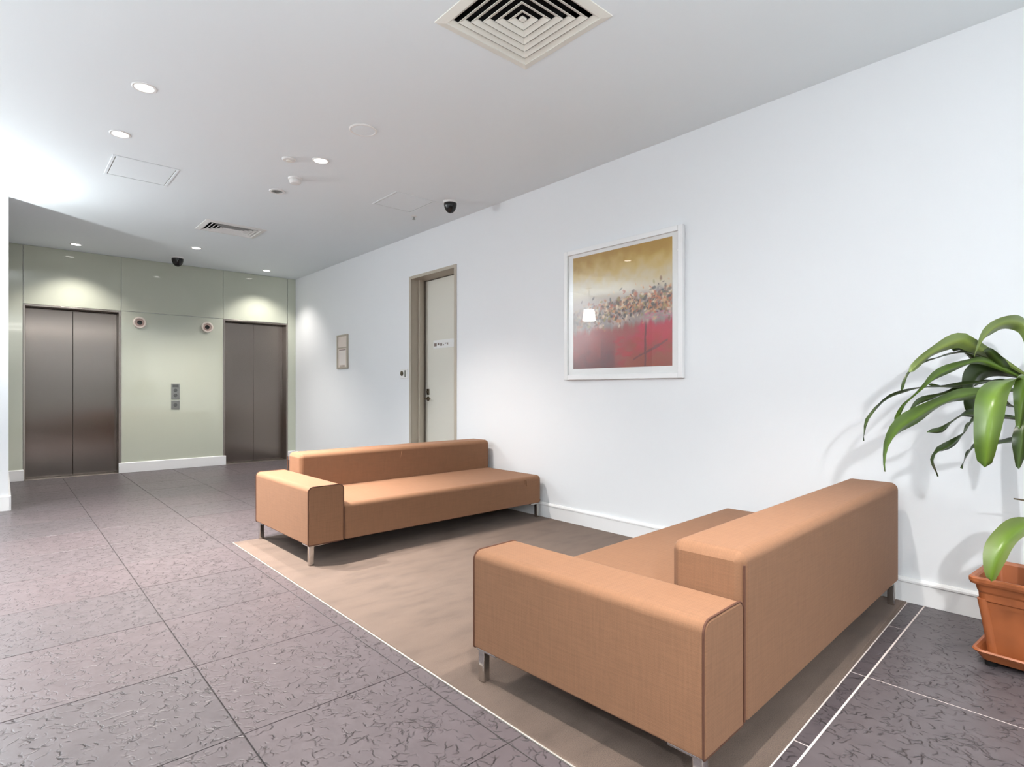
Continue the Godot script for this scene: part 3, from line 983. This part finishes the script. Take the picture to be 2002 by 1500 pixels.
# ------------------------------------------------------------------ plant
func leaf(parent: Node3D, pts: Array, width: float, twist: float, tone: Color, mid: Color, wavy := 0.012, peak := 1.0, stalk := 0.18) -> void:
	var cv := Curve3D.new()
	for i in pts.size():
		var t: Vector3 = (pts[mini(i + 1, pts.size() - 1)] - pts[maxi(i - 1, 0)]) / 6.0
		cv.add_point(pts[i], -t, t)
	var len := cv.get_baked_length()
	var N := 26
	var K := 4
	var rows: Array = []
	var ph := rng.randf() * TAU
	var carried := Vector3.RIGHT
	for i in N + 1:
		var s := float(i) / N
		var p := cv.sample_baked(len * s, true)
		var t := (cv.sample_baked(minf(len, len * s + 0.004), true) - cv.sample_baked(maxf(0.0, len * s - 0.004), true)).normalized()
		if i == 0: carried = t.cross(Vector3.UP)
		carried = (carried - t * carried.dot(t)).normalized()
		var side := carried.rotated(t, twist)
		var up := side.cross(t).normalized()
		var pk := pow(0.5, 1.0 / peak)
		var w := width
		if s < pk: w *= lerpf(0.16, 1.0, smoothstep(stalk * 0.3, maxf(stalk + 0.2, pk * 0.95), s))
		else: w *= sqrt(maxf(0.0, 1.0 - pow((s - pk) / (1.0 - pk), 2.0))) * (1.0 - 0.12 * (s - pk) / (1.0 - pk)) + 0.0006
		var row: Array = []
		for j in range(-K, K + 1):
			var q := float(j) / K
			var wave := sin(ph + s * 17.0 + (0.0 if q > 0 else 2.0)) * wavy * absf(q) * absf(q) * smoothstep(0.1, 0.4, s)
			row.append(p + side * (q * w) + up * (absf(q) * w * 0.42 + wave))
		rows.append(row)
	var st := mb()
	for i in N:
		for j in K * 2:
			var ids := [[i, j], [i + 1, j], [i + 1, j + 1], [i, j], [i + 1, j + 1], [i, j + 1]]
			for e in ids:
				var q: float = absf(float(e[1]) / K - 1.0)
				var s := float(e[0]) / N
				var col := mid.lerp(tone, smoothstep(0.05, 0.75, q))
				st.set_color(col.srgb_to_linear())
				st.set_smooth_group(1)
				st.add_vertex(rows[e[0]][e[1]])
	st.generate_normals()
	part("leaf", st, M.leaf, parent)

func build_plant() -> void:
	var px := 3.065; var pz := -0.29
	var o := thing("potted_plant", "green corn plant with arching leaves in a terracotta-coloured square pot by the wall", "plant", Vector3(px, 0, pz), -0.06)
	# saucer on small feet
	var st := mb()
	var sz := 0.178
	for s in [[-1, -1], [1, -1], [1, 1], [-1, 1]]:
		st = mb()
		lathe(st, [Vector2(0.02, 0.0), Vector2(0.022, 0.02), Vector2(0.012, 0.026)], 14, Vector3(s[0] * 0.12, 0, s[1] * 0.12))
		part("foot", st, M.dark, o)
	var sq := func(h: float, r: float, k := 5) -> Array: return outline(Vector2(-h, -h), Vector2(h, h), [r, r, r, r], k)
	st = mb()
	loft(st, [[sq.call(0.14, 0.03), 0.022], [sq.call(0.150, 0.03), 0.024], [sq.call(0.166, 0.034), 0.052], [sq.call(0.173, 0.036), 0.055], [sq.call(0.177, 0.038), 0.061], [sq.call(0.173, 0.036), 0.067], [sq.call(0.165, 0.034), 0.066], [sq.call(0.158, 0.032), 0.058], [sq.call(0.146, 0.03), 0.034]], true, true)
	part("saucer", st, M.terracotta, o)
	# pot, tapering, with a stepped rim and corner ribs
	st = mb()
	loft(st, [[sq.call(0.120, 0.03), 0.036], [sq.call(0.126, 0.03), 0.042], [sq.call(0.150, 0.03), 0.255], [sq.call(0.157, 0.03), 0.262], [sq.call(0.159, 0.03), 0.290], [sq.call(0.162, 0.028), 0.298], [sq.call(0.168, 0.028), 0.330]], true, false)
	var pot := part("pot", st, M.terracotta, o)
	st = mb()
	loft(st, [[sq.call(0.166, 0.026), 0.325], [sq.call(0.180, 0.026), 0.328], [sq.call(0.184, 0.028), 0.338], [sq.call(0.184, 0.028), 0.350], [sq.call(0.178, 0.026), 0.356], [sq.call(0.166, 0.022), 0.354], [sq.call(0.161, 0.02), 0.345], [sq.call(0.150, 0.02), 0.24]], false, false)
	part("rim", st, M.terracotta, pot)
	for s in [[-1, -1], [1, -1], [1, 1], [-1, 1]]:
		st = mb()
		tube(st, [Vector3(s[0] * 0.112, 0.042, s[1] * 0.112), Vector3(s[0] * 0.130, 0.18, s[1] * 0.130), Vector3(s[0] * 0.143, 0.268, s[1] * 0.143)], [0.02, 0.019, 0.018], 12)
		part("corner_rib", st, M.terracotta, pot)
	st = mb()
	prism(st, [Vector2(-0.136, -0.136), Vector2(0.136, -0.136), Vector2(0.136, 0.136), Vector2(-0.136, 0.136)], 0.2, 0.262, 0.01)
	part("soil", st, M.soil, o)
	st = mb()
	tube(st, [Vector3(0, 0.22, 0), Vector3(0.012, 0.55, 0.01), Vector3(0.0, 0.88, 0.0), Vector3(0.005, 1.12, 0.005)], [0.032, 0.028, 0.024, 0.016], 14)
	part("trunk", st, M.bark, o)
	st = mb()
	tube(st, [Vector3(0.0, 0.65, 0.0), Vector3(-0.04, 0.662, -0.03), Vector3(-0.068, 0.668, -0.06)], [0.005, 0.004, 0.003], 6)
	part("twig", st, M.bark, o)
	# leaves: given as sideways (towards the far left), up and towards the camera, from the crown
	var L := Vector3(-0.744, 0, -0.668)      # sideways, along the picture plane to the left
	var T := Vector3(-0.668, 0, 0.744)       # towards the photographer
	var dark := c8(40, 54, 20); var green := c8(68, 88, 32); var pale := c8(104, 118, 62); var bright := c8(96, 122, 42); var lime := c8(128, 142, 70)
	var yv := func(a: Array) -> Array:
		var out: Array = []
		for v in a: out.append(Basis(Vector3.UP, 0.06) * (L * v.x + T * v.z) + Vector3(0, v.y, 0))
		return out
	for e in leaves(): leaf(o, yv.call(e[0]), e[1], e[2], {"d": dark, "g": green, "p": pale}[e[3]], {"b": bright, "l": lime, "g": green, "d": dark}[e[4]], e[5], e[6])

# each: points (sideways, up, towards us), half width, twist, edge tone, middle tone, waviness
func leaves() -> Array:
	return [
		[[Vector3(0.000, 1.140, 0.00), Vector3(0.071, 1.348, 0.02), Vector3(0.171, 1.358, 0.05), Vector3(0.259, 1.313, 0.07), Vector3(0.319, 1.229, 0.08)], 0.03, 1.15, "p", "l", 0.005, 1.2],
		[[Vector3(0.000, 1.130, 0.00), Vector3(0.140, 1.218, 0.00), Vector3(0.290, 1.272, 0.04), Vector3(0.342, 1.289, 0.05), Vector3(0.419, 1.264, 0.06), Vector3(0.496, 1.224, 0.07), Vector3(0.564, 1.169, 0.08)], 0.031, 1.2, "p", "l", 0.006, 1.9],
		[[Vector3(0.000, 1.130, 0.00), Vector3(0.135, 1.205, -0.03), Vector3(0.253, 1.252, -0.05), Vector3(0.422, 1.206, -0.06), Vector3(0.474, 1.158, -0.06), Vector3(0.503, 1.090, -0.06)], 0.015, 0.3, "d", "g", 0.005, 1],
		[[Vector3(0.000, 1.120, 0.00), Vector3(0.232, 1.211, 0.02), Vector3(0.334, 1.196, 0.04), Vector3(0.423, 1.162, 0.05), Vector3(0.492, 1.110, 0.06), Vector3(0.544, 1.066, 0.06), Vector3(0.573, 1.041, 0.06), Vector3(0.597, 0.995, 0.06), Vector3(0.601, 0.964, 0.06)], 0.022, 1, "g", "b", 0.007, 1.1],
		[[Vector3(0.000, 1.110, 0.00), Vector3(0.160, 1.137, 0.00), Vector3(0.258, 1.123, -0.02), Vector3(0.353, 1.112, -0.03), Vector3(0.449, 1.106, -0.04), Vector3(0.562, 1.065, -0.05), Vector3(0.620, 1.000, -0.06), Vector3(0.645, 0.964, -0.06), Vector3(0.658, 0.894, -0.06)], 0.016, 0.3, "d", "g", 0.006, 1],
		[[Vector3(0.000, 1.100, 0.00), Vector3(0.213, 1.096, 0.05), Vector3(0.334, 1.078, 0.07), Vector3(0.389, 1.069, 0.08), Vector3(0.467, 1.040, 0.09), Vector3(0.548, 0.997, 0.10), Vector3(0.614, 0.951, 0.10), Vector3(0.661, 0.881, 0.10), Vector3(0.675, 0.791, 0.10)], 0.036, 1.15, "g", "b", 0.009, 1.9],
		[[Vector3(0.000, 0.980, 0.00), Vector3(0.147, 0.995, 0.02), Vector3(0.294, 1.005, 0.05), Vector3(0.350, 0.999, 0.06), Vector3(0.405, 0.968, 0.07), Vector3(0.438, 0.943, 0.07), Vector3(0.490, 0.937, 0.07)], 0.018, 0.9, "d", "g", 0.008, 1.5],
		[[Vector3(0.000, 0.970, 0.00), Vector3(0.160, 0.994, 0.00), Vector3(0.270, 0.979, 0.02), Vector3(0.308, 0.929, 0.02), Vector3(0.367, 0.877, 0.02), Vector3(0.415, 0.854, 0.02), Vector3(0.429, 0.818, 0.02), Vector3(0.415, 0.760, 0.02)], 0.02, 1, "d", "g", 0.01, 1],
		[[Vector3(0.000, 1.130, 0.00), Vector3(0.154, 1.137, 0.10), Vector3(0.324, 1.120, 0.22), Vector3(0.420, 1.073, 0.29), Vector3(0.449, 0.997, 0.31), Vector3(0.459, 0.916, 0.31), Vector3(0.450, 0.833, 0.29)], 0.044, 0.05, "g", "b", 0.004, 2.2],
		[[Vector3(0.000, 1.130, 0.00), Vector3(0.092, 1.172, -0.03), Vector3(0.170, 1.177, -0.05), Vector3(0.209, 1.127, -0.06), Vector3(0.209, 1.054, -0.06), Vector3(0.197, 0.992, -0.06)], 0.045, 1.1, "d", "d", 0.008, 1],
		[[Vector3(0.000, 0.930, 0.00), Vector3(0.146, 0.896, 0.03), Vector3(0.289, 0.882, 0.06), Vector3(0.334, 0.850, 0.07), Vector3(0.360, 0.799, 0.07)], 0.02, 0.9, "d", "g", 0.006, 1.3],
		[[Vector3(0.000, 1.130, 0.00), Vector3(0.183, 1.153, 0.16), Vector3(0.238, 1.078, 0.20), Vector3(0.251, 0.957, 0.20)], 0.028, 0.3, "g", "b", 0.005, 1.2],
		[[Vector3(0.000, 0.950, 0.00), Vector3(0.125, 0.989, 0.10), Vector3(0.175, 0.933, 0.13), Vector3(0.191, 0.803, 0.13)], 0.028, 0.3, "d", "g", 0.005, 1.2],
		[[Vector3(0.000, 1.130, 0.00), Vector3(0.108, 1.163, 0.00), Vector3(0.186, 1.218, 0.03), Vector3(0.239, 1.251, 0.05), Vector3(0.267, 1.244, 0.06)], 0.02, 0.8, "d", "g", 0.004, 1.3],
		[[Vector3(0.000, 1.130, 0.00), Vector3(0.139, 1.214, -0.05), Vector3(0.187, 1.232, -0.08), Vector3(0.232, 1.267, -0.09), Vector3(0.272, 1.267, -0.09)], 0.017, 0.9, "d", "d", 0.01, 1.4],
		[[Vector3(0.000, 1.120, 0.00), Vector3(0.071, 1.138, -0.08), Vector3(0.133, 1.124, -0.12), Vector3(0.189, 1.113, -0.13), Vector3(0.257, 1.111, -0.14), Vector3(0.325, 1.124, -0.15)], 0.014, 0.3, "d", "g", 0.004, 1],
		[[Vector3(0.000, 1.100, 0.00), Vector3(0.118, 1.138, -0.10), Vector3(0.206, 1.096, -0.15), Vector3(0.278, 1.074, -0.17), Vector3(0.336, 1.052, -0.18), Vector3(0.391, 0.993, -0.18)], 0.016, 0.8, "d", "g", 0.008, 1.2],
		[[Vector3(0.000, 1.000, 0.00), Vector3(0.035, 1.023, -0.05), Vector3(0.054, 1.043, -0.10), Vector3(0.101, 1.021, -0.12), Vector3(0.133, 0.957, -0.12)], 0.022, 0.5, "d", "g", 0.006, 1.2],
		[[Vector3(0.000, 0.500, 0.00), Vector3(0.044, 0.586, 0.05), Vector3(0.155, 0.564, 0.09), Vector3(0.231, 0.514, 0.11), Vector3(0.274, 0.442, 0.12), Vector3(0.286, 0.379, 0.12)], 0.05, -0.2, "p", "b", 0.004, 1.1],
		[[Vector3(0.000, 1.130, 0.00), Vector3(-0.080, 1.300, 0.06), Vector3(-0.200, 1.330, 0.12), Vector3(-0.320, 1.220, 0.16)], 0.04, 0.4, "g", "b", 0.006, 1.2],
		[[Vector3(0.000, 1.120, 0.00), Vector3(-0.100, 1.200, 0.15), Vector3(-0.200, 1.120, 0.30), Vector3(-0.260, 0.920, 0.36)], 0.045, 0.4, "g", "b", 0.006, 1.2],
		[[Vector3(0.000, 1.130, 0.00), Vector3(0.000, 1.300, 0.15), Vector3(-0.040, 1.320, 0.30), Vector3(-0.100, 1.200, 0.42)], 0.045, 0.4, "g", "b", 0.006, 1.2],
		[[Vector3(0.000, 1.100, 0.00), Vector3(-0.120, 1.160, -0.06), Vector3(-0.240, 1.080, -0.10), Vector3(-0.340, 0.900, -0.10)], 0.04, 0.4, "g", "b", 0.006, 1.2],
		[[Vector3(0.000, 1.000, 0.00), Vector3(-0.060, 1.040, 0.16), Vector3(-0.100, 0.940, 0.30), Vector3(-0.120, 0.780, 0.34)], 0.04, 0.4, "g", "b", 0.006, 1.2],
		[[Vector3(0.000, 0.980, 0.00), Vector3(-0.140, 1.000, 0.04), Vector3(-0.280, 0.900, 0.08), Vector3(-0.340, 0.740, 0.08)], 0.035, 0.4, "g", "b", 0.006, 1.2],
	]

func loft(st: SurfaceTool, rings: Array, cap0: bool, cap1: bool) -> void:
	for i in rings.size() - 1:
		var A: Array = rings[i][0]; var B: Array = rings[i + 1][0]
		var ya: float = rings[i][1]; var yb: float = rings[i + 1][1]
		for j in A.size():
			var k := (j + 1) % A.size()
			var pa: Vector2 = A[j][0]; var pb: Vector2 = B[j][0]
			var slope := Vector2(yb - ya, -(pb.length() - pa.length()))
			var nj := Vector3(A[j][1].x * slope.x, slope.y, A[j][1].y * slope.x).normalized()
			var nk := Vector3(A[k][1].x * slope.x, slope.y, A[k][1].y * slope.x).normalized()
			quad(st, Vector3(pa.x, ya, pa.y), Vector3(pb.x, yb, pb.y), Vector3(B[k][0].x, yb, B[k][0].y), Vector3(A[k][0].x, ya, A[k][0].y), nj, nj, nk, nk)
	for e in [[cap0, 0, Vector3.DOWN], [cap1, rings.size() - 1, Vector3.UP]]:
		if e[0]:
			var R: Array = rings[e[1]][0]; var y: float = rings[e[1]][1]
			for j in R.size():
				var k := (j + 1) % R.size()
				tri(st, Vector3(0, y, 0), Vector3(R[j][0].x, y, R[j][0].y), Vector3(R[k][0].x, y, R[k][0].y), e[2], e[2], e[2])

# ------------------------------------------------------------------ ceiling fittings
# four-way louvred air outlet: nested sloping frames over a dark box
func air_outlet(called: String, label: String, r: Rect2, blades: int, border: float, backing: Material, skin: Material = M.louvre) -> void:
	var c := r.get_center()
	var o := thing(called, label, "air vent", Vector3(c.x, CEIL, c.y))
	var hx := r.size.x / 2; var hz := r.size.y / 2
	var ring := func(st: SurfaceTool, ax: float, az: float, ay: float, bx: float, bz: float, by: float) -> void:
		var A := [Vector3(-ax, ay, -az), Vector3(ax, ay, -az), Vector3(ax, ay, az), Vector3(-ax, ay, az)]
		var B := [Vector3(-bx, by, -bz), Vector3(bx, by, -bz), Vector3(bx, by, bz), Vector3(-bx, by, bz)]
		for i in 4:
			var j := (i + 1) % 4
			flat(st, A[i], A[j], B[j], B[i], Vector3.DOWN)
			var up := Vector3(0, 0.0035, 0)
			flat(st, A[i] + up, A[j] + up, B[j] + up, B[i] + up, Vector3.UP)
			flat(st, A[i], A[j], A[j] + up, A[i] + up, (A[i] + A[j]) * -1.0)
			flat(st, B[i], B[j], B[j] + up, B[i] + up, B[i] + B[j])
	var st := mb()
	ring.call(st, hx - 0.006, hz - 0.006, -0.012, hx + border, hz + border, -0.012 + 0.008)
	ring.call(st, hx + border, hz + border, -0.004, hx + border + 0.001, hz + border + 0.001, -0.001)
	part("frame", st, skin, o)
	var step := minf(hx, hz) / (blades + 0.35)
	for i in blades:
		var ax := hx - step * (i + 0.12); var az := hz - step * (i + 0.12)
		st = mb()
		# each blade drops outwards and down
		ring.call(st, ax - step * 0.56, az - step * 0.56, 0.004, ax, az, -0.009)
		part("louvre", st, skin, o)
	st = mb()
	var e := step * 0.36
	var ex := hx - step * blades + step * 0.0
	var ez := hz - step * blades + step * 0.0
	rbox(st, Vector3(-maxf(ex, e), -0.008, -maxf(ez, e) * 0.9), Vector3(maxf(ex, e), 0.004, maxf(ez, e) * 0.9), 0.003)
	part("centre_plate", st, skin, o)
	st = mb()
	for s in [-1, 1]:
		sbox(st, Vector3(s * (hx + 0.004) - 0.004, 0.0, -hz), Vector3(s * (hx + 0.004) + 0.004, 0.20, hz))
		sbox(st, Vector3(-hx, 0.0, s * (hz + 0.004) - 0.004), Vector3(hx, 0.20, s * (hz + 0.004) + 0.004))
	sbox(st, Vector3(-hx, 0.19, -hz), Vector3(hx, 0.20, hz))
	part("air_box", st, backing, o)

func access_panel(label: String, x0: float, x1: float, z0: float, z1: float) -> void:
	var o := thing("access_panel", label, "access panel", Vector3((x0 + x1) / 2, CEIL, (z0 + z1) / 2))
	var hx := (x1 - x0) / 2; var hz := (z1 - z0) / 2
	var st := mb()
	var w := 0.018
	for s in [-1, 1]:
		rbox(st, Vector3(minf(s * hx, s * (hx - w)), -0.004, -hz), Vector3(maxf(s * hx, s * (hx - w)), 0.0, hz), 0.0012)
		rbox(st, Vector3(-hx + w, -0.004, minf(s * hz, s * (hz - w))), Vector3(hx - w, 0.0, maxf(s * hz, s * (hz - w))), 0.0012)
	part("frame", st, M.ceiling, o)
	st = mb()
	var g := w + 0.006
	rbox(st, Vector3(-hx + g, -0.0025, -hz + g), Vector3(hx - g, 0.0, hz - g), 0.001)
	part("hatch", st, M.ceiling, o)
	st = mb()
	rbox(st, Vector3(-hx + w * 0.5, -0.0008, -hz + w * 0.5), Vector3(hx - w * 0.5, 0.0, hz - w * 0.5), 0.0003, 1)
	part("gap", st, M.panel_grey, o)  # grey sheet stands in for the shaded gap round the hatch

func build_ceiling_fittings() -> void:
	air_outlet("air_outlet", "large square cream louvred air outlet at the top of the photo", DIFF, 6, 0.035, M.dark)
	air_outlet("air_outlet", "smaller white louvred air outlet farther off towards the lifts", VENT, 5, 0.04, M.dark, M.white)
	access_panel("flush white access panel on the left of the ceiling", 0.625, 1.07, -5.68, -5.18)
	access_panel("flush white access panel beside the dome camera near the long wall", 2.615, 3.04, -4.905, -4.455)
	# loudspeaker grille
	var o := thing("ceiling_speaker", "round white speaker grille, largest disc on the ceiling", "speaker", Vector3(1.832, CEIL, -3.557))
	var st := mb()
	lathe(st, [Vector2(0.092, 0.0), Vector2(0.092, -0.005), Vector2(0.086, -0.009), Vector2(0.079, -0.008), Vector2(0.077, -0.005)], 40)
	part("bezel", st, M.white, o)
	st = mb()
	lathe(st, [Vector2(0.078, -0.005), Vector2(0.05, -0.008), Vector2(0.0, -0.009)], 40)
	part("grille", st, M.ceiling, o)
	# flat disc detector
	o = thing("ceiling_disc", "small flat white disc on the ceiling left of the middle downlight", "detector", Vector3(1.641, CEIL, -4.385))
	st = mb()
	lathe(st, [Vector2(0.05, 0.0), Vector2(0.05, -0.006), Vector2(0.044, -0.012), Vector2(0.02, -0.013)], 28)
	part("body", st, M.white, o)
	st = mb()
	lathe(st, [Vector2(0.022, -0.010), Vector2(0.019, -0.018), Vector2(0.0, -0.019)], 20)
	part("cap", st, M.louvre, o)
	# smoke detector
	o = thing("smoke_detector", "domed white smoke detector casting a streak of shadow beyond the middle downlight", "smoke detector", Vector3(1.83, CEIL, -4.75))
	st = mb()
	lathe(st, [Vector2(0.056, 0.0), Vector2(0.056, -0.012), Vector2(0.050, -0.016)], 28)
	part("base", st, M.white, o)
	st = mb()
	lathe(st, [Vector2(0.048, -0.014), Vector2(0.048, -0.034), Vector2(0.038, -0.046), Vector2(0.012, -0.050), Vector2(0.0, -0.050)], 28)
	part("head", st, M.white, o)
	# ring detector
	o = thing("ceiling_disc", "small white ringed disc on the ceiling farthest from the round speaker", "detector", Vector3(1.829, CEIL, -5.165))
	st = mb()
	lathe(st, [Vector2(0.068, 0.0), Vector2(0.066, -0.006), Vector2(0.050, -0.008), Vector2(0.046, -0.003)], 32)
	part("ring", st, M.white, o)
	st = mb()
	lathe(st, [Vector2(0.044, -0.002), Vector2(0.030, -0.006), Vector2(0.018, -0.014), Vector2(0.0, -0.016)], 24)
	part("insert", st, M.panel_grey, o)
	# sprinkler
	o = thing("sprinkler", "tiny sprinkler head on the ceiling by the long wall", "sprinkler", Vector3(3.127, CEIL, -4.981))
	st = mb()
	lathe(st, [Vector2(0.03, 0.0), Vector2(0.024, -0.006), Vector2(0.012, -0.008)], 20)
	part("escutcheon", st, M.white, o)
	st = mb()
	lathe(st, [Vector2(0.010, -0.004), Vector2(0.008, -0.028), Vector2(0.016, -0.030), Vector2(0.016, -0.033), Vector2(0.0, -0.034)], 16)
	part("head", st, M.panel_grey, o)
	dome_camera("black dome camera on the ceiling close to the long wall", 3.135, -4.36, 0.060)
	dome_camera("black dome camera on the ceiling in front of the lifts", 1.751, -8.62, 0.070)

func dome_camera(label: String, x: float, z: float, r: float) -> void:
	var o := thing("dome_camera", label, "camera", Vector3(x, CEIL, z))
	var st := mb()
	lathe(st, [Vector2(r * 1.12, 0.0), Vector2(r * 1.12, -0.012), Vector2(r * 1.02, -0.020), Vector2(r * 0.9, -0.021)], 30)
	part("base", st, M.white, o)
	st = mb()
	var prof: Array = [Vector2(r, -0.018), Vector2(r, -0.030)]
	for i in 9:
		var a := PI / 2 * (i + 1) / 9.0
		prof.append(Vector2(r * (1.0 - pow((i + 1) / 9.0, 1.7)), -0.030 - r * 1.35 * sin(a)))
	lathe(st, prof, 30)
	part("dome", st, M.black, o)

# ------------------------------------------------------------------ small things on the walls
func build_small() -> void:
	# lift position indicators
	for e in [[1.397, 2.013, "round lift indicator beside the left lift door"], [2.226, 2.012, "round lift indicator beside the right lift door"]]:
		var o := thing("lift_indicator", e[2], "indicator", Vector3(e[0], e[1], LIFT_Z))
		var fwd := Basis(Vector3.RIGHT, PI / 2)
		var st := mb()
		lathe(st, [Vector2(0.078, 0.0), Vector2(0.078, 0.012), Vector2(0.072, 0.018), Vector2(0.058, 0.018), Vector2(0.054, 0.012)], 32, Vector3.ZERO, fwd)
		part("bezel", st, M.cream, o)
		st = mb()
		disc(st, Vector3(0, 0, 0.011), 0.056, Vector3.BACK)
		part("face", st, M.ring_red, o)
		st = mb()
		lathe(st, [Vector2(0.030, 0.011), Vector2(0.028, 0.016), Vector2(0.0, 0.017)], 20, Vector3.ZERO, fwd)
		part("display", st, M.black, o)
	# call station: two plates, one above the other
	for e in [[1.193, 0.972, 0, "upper grey lift call plate between the lift doors"], [0.955, 0.832, 1, "lower grey lift call plate between the lift doors"]]:
		var o := thing("call_plate", e[3], "call panel", Vector3(1.822, (e[0] + e[1]) / 2, LIFT_Z))
		var h: float = (e[0] - e[1]) / 2
		var st := mb()
		rbox(st, Vector3(-0.052, -h, 0.0), Vector3(0.052, h, 0.009), 0.003)
		part("plate", st, M.panel_grey, o)
		for y in ([-0.055, 0.015, 0.075] if e[2] == 0 else [0.0]):
			st = mb()
			if y > 0.05: rbox(st, Vector3(-0.036, y - 0.018, 0.006), Vector3(0.036, y + 0.018, 0.0115), 0.002)
			else: lathe(st, [Vector2(0.024, 0.008), Vector2(0.022, 0.013), Vector2(0.0, 0.0135)], 20, Vector3(0, y, 0), Basis(Vector3.RIGHT, PI / 2))
			part("button", st, M.button, o)
	# framed notice
	var n := thing("notice_frame", "small narrow framed notice on the white wall near the lifts", "notice", Vector3(WALL_X, 1.395, -7.40))
	var w := 0.165; var hh := 0.468
	var st2 := mb()
	for s in [-1, 1]: rbox(st2, Vector3(-0.022, 0, minf(s * w, s * (w - 0.03))), Vector3(-0.001, hh, maxf(s * w, s * (w - 0.03))), 0.003)
	rbox(st2, Vector3(-0.022, 0, -w + 0.03), Vector3(-0.001, 0.022, w - 0.03), 0.003)
	rbox(st2, Vector3(-0.022, hh - 0.022, -w + 0.03), Vector3(-0.001, hh, w - 0.03), 0.003)
	rbox(st2, Vector3(-0.018, hh * 0.60, -w + 0.03), Vector3(-0.001, hh * 0.635, w - 0.03), 0.002)
	part("frame", st2, M.frame, n)
	st2 = mb()
	rbox(st2, Vector3(-0.010, 0.01, -w + 0.01), Vector3(-0.002, hh - 0.01, w - 0.01), 0.001)
	part("backing", st2, M.cream, n)
	st2 = mb()
	rbox(st2, Vector3(-0.012, 0.055, -w + 0.07), Vector3(-0.009, hh * 0.56, w - 0.075), 0.001)
	part("card", st2, M.paper, n)
	st2 = mb()
	for y in [0.04, 0.026]: rbox(st2, Vector3(-0.0125, y, -w + 0.08), Vector3(-0.010, y + 0.006, w - 0.1), 0.001)
	rbox(st2, Vector3(-0.0122, hh * 0.54, -w + 0.06), Vector3(-0.0095, hh * 0.565, w - 0.07), 0.001)
	part("print_line", st2, M.ink, n)
	# push button by the door
	n = thing("door_button", "small push-button plate on the wall beside the cream door", "button", Vector3(WALL_X, 1.291, -5.80))
	st2 = mb()
	rbox(st2, Vector3(-0.012, -0.055, -0.075), Vector3(0, 0.055, 0.075), 0.004)
	part("plate", st2, M.white, n)
	st2 = mb()
	lathe(st2, [Vector2(0.03, 0.010), Vector2(0.028, 0.02), Vector2(0.0, 0.022)], 20, Vector3(0, 0.004, -0.035), Basis(Vector3.BACK, PI / 2))
	part("button", st2, M.handle, n)
	st2 = mb()
	rbox(st2, Vector3(-0.015, -0.04, 0.02), Vector3(-0.010, 0.04, 0.055), 0.002)
	part("card_slot", st2, M.panel_grey, n)
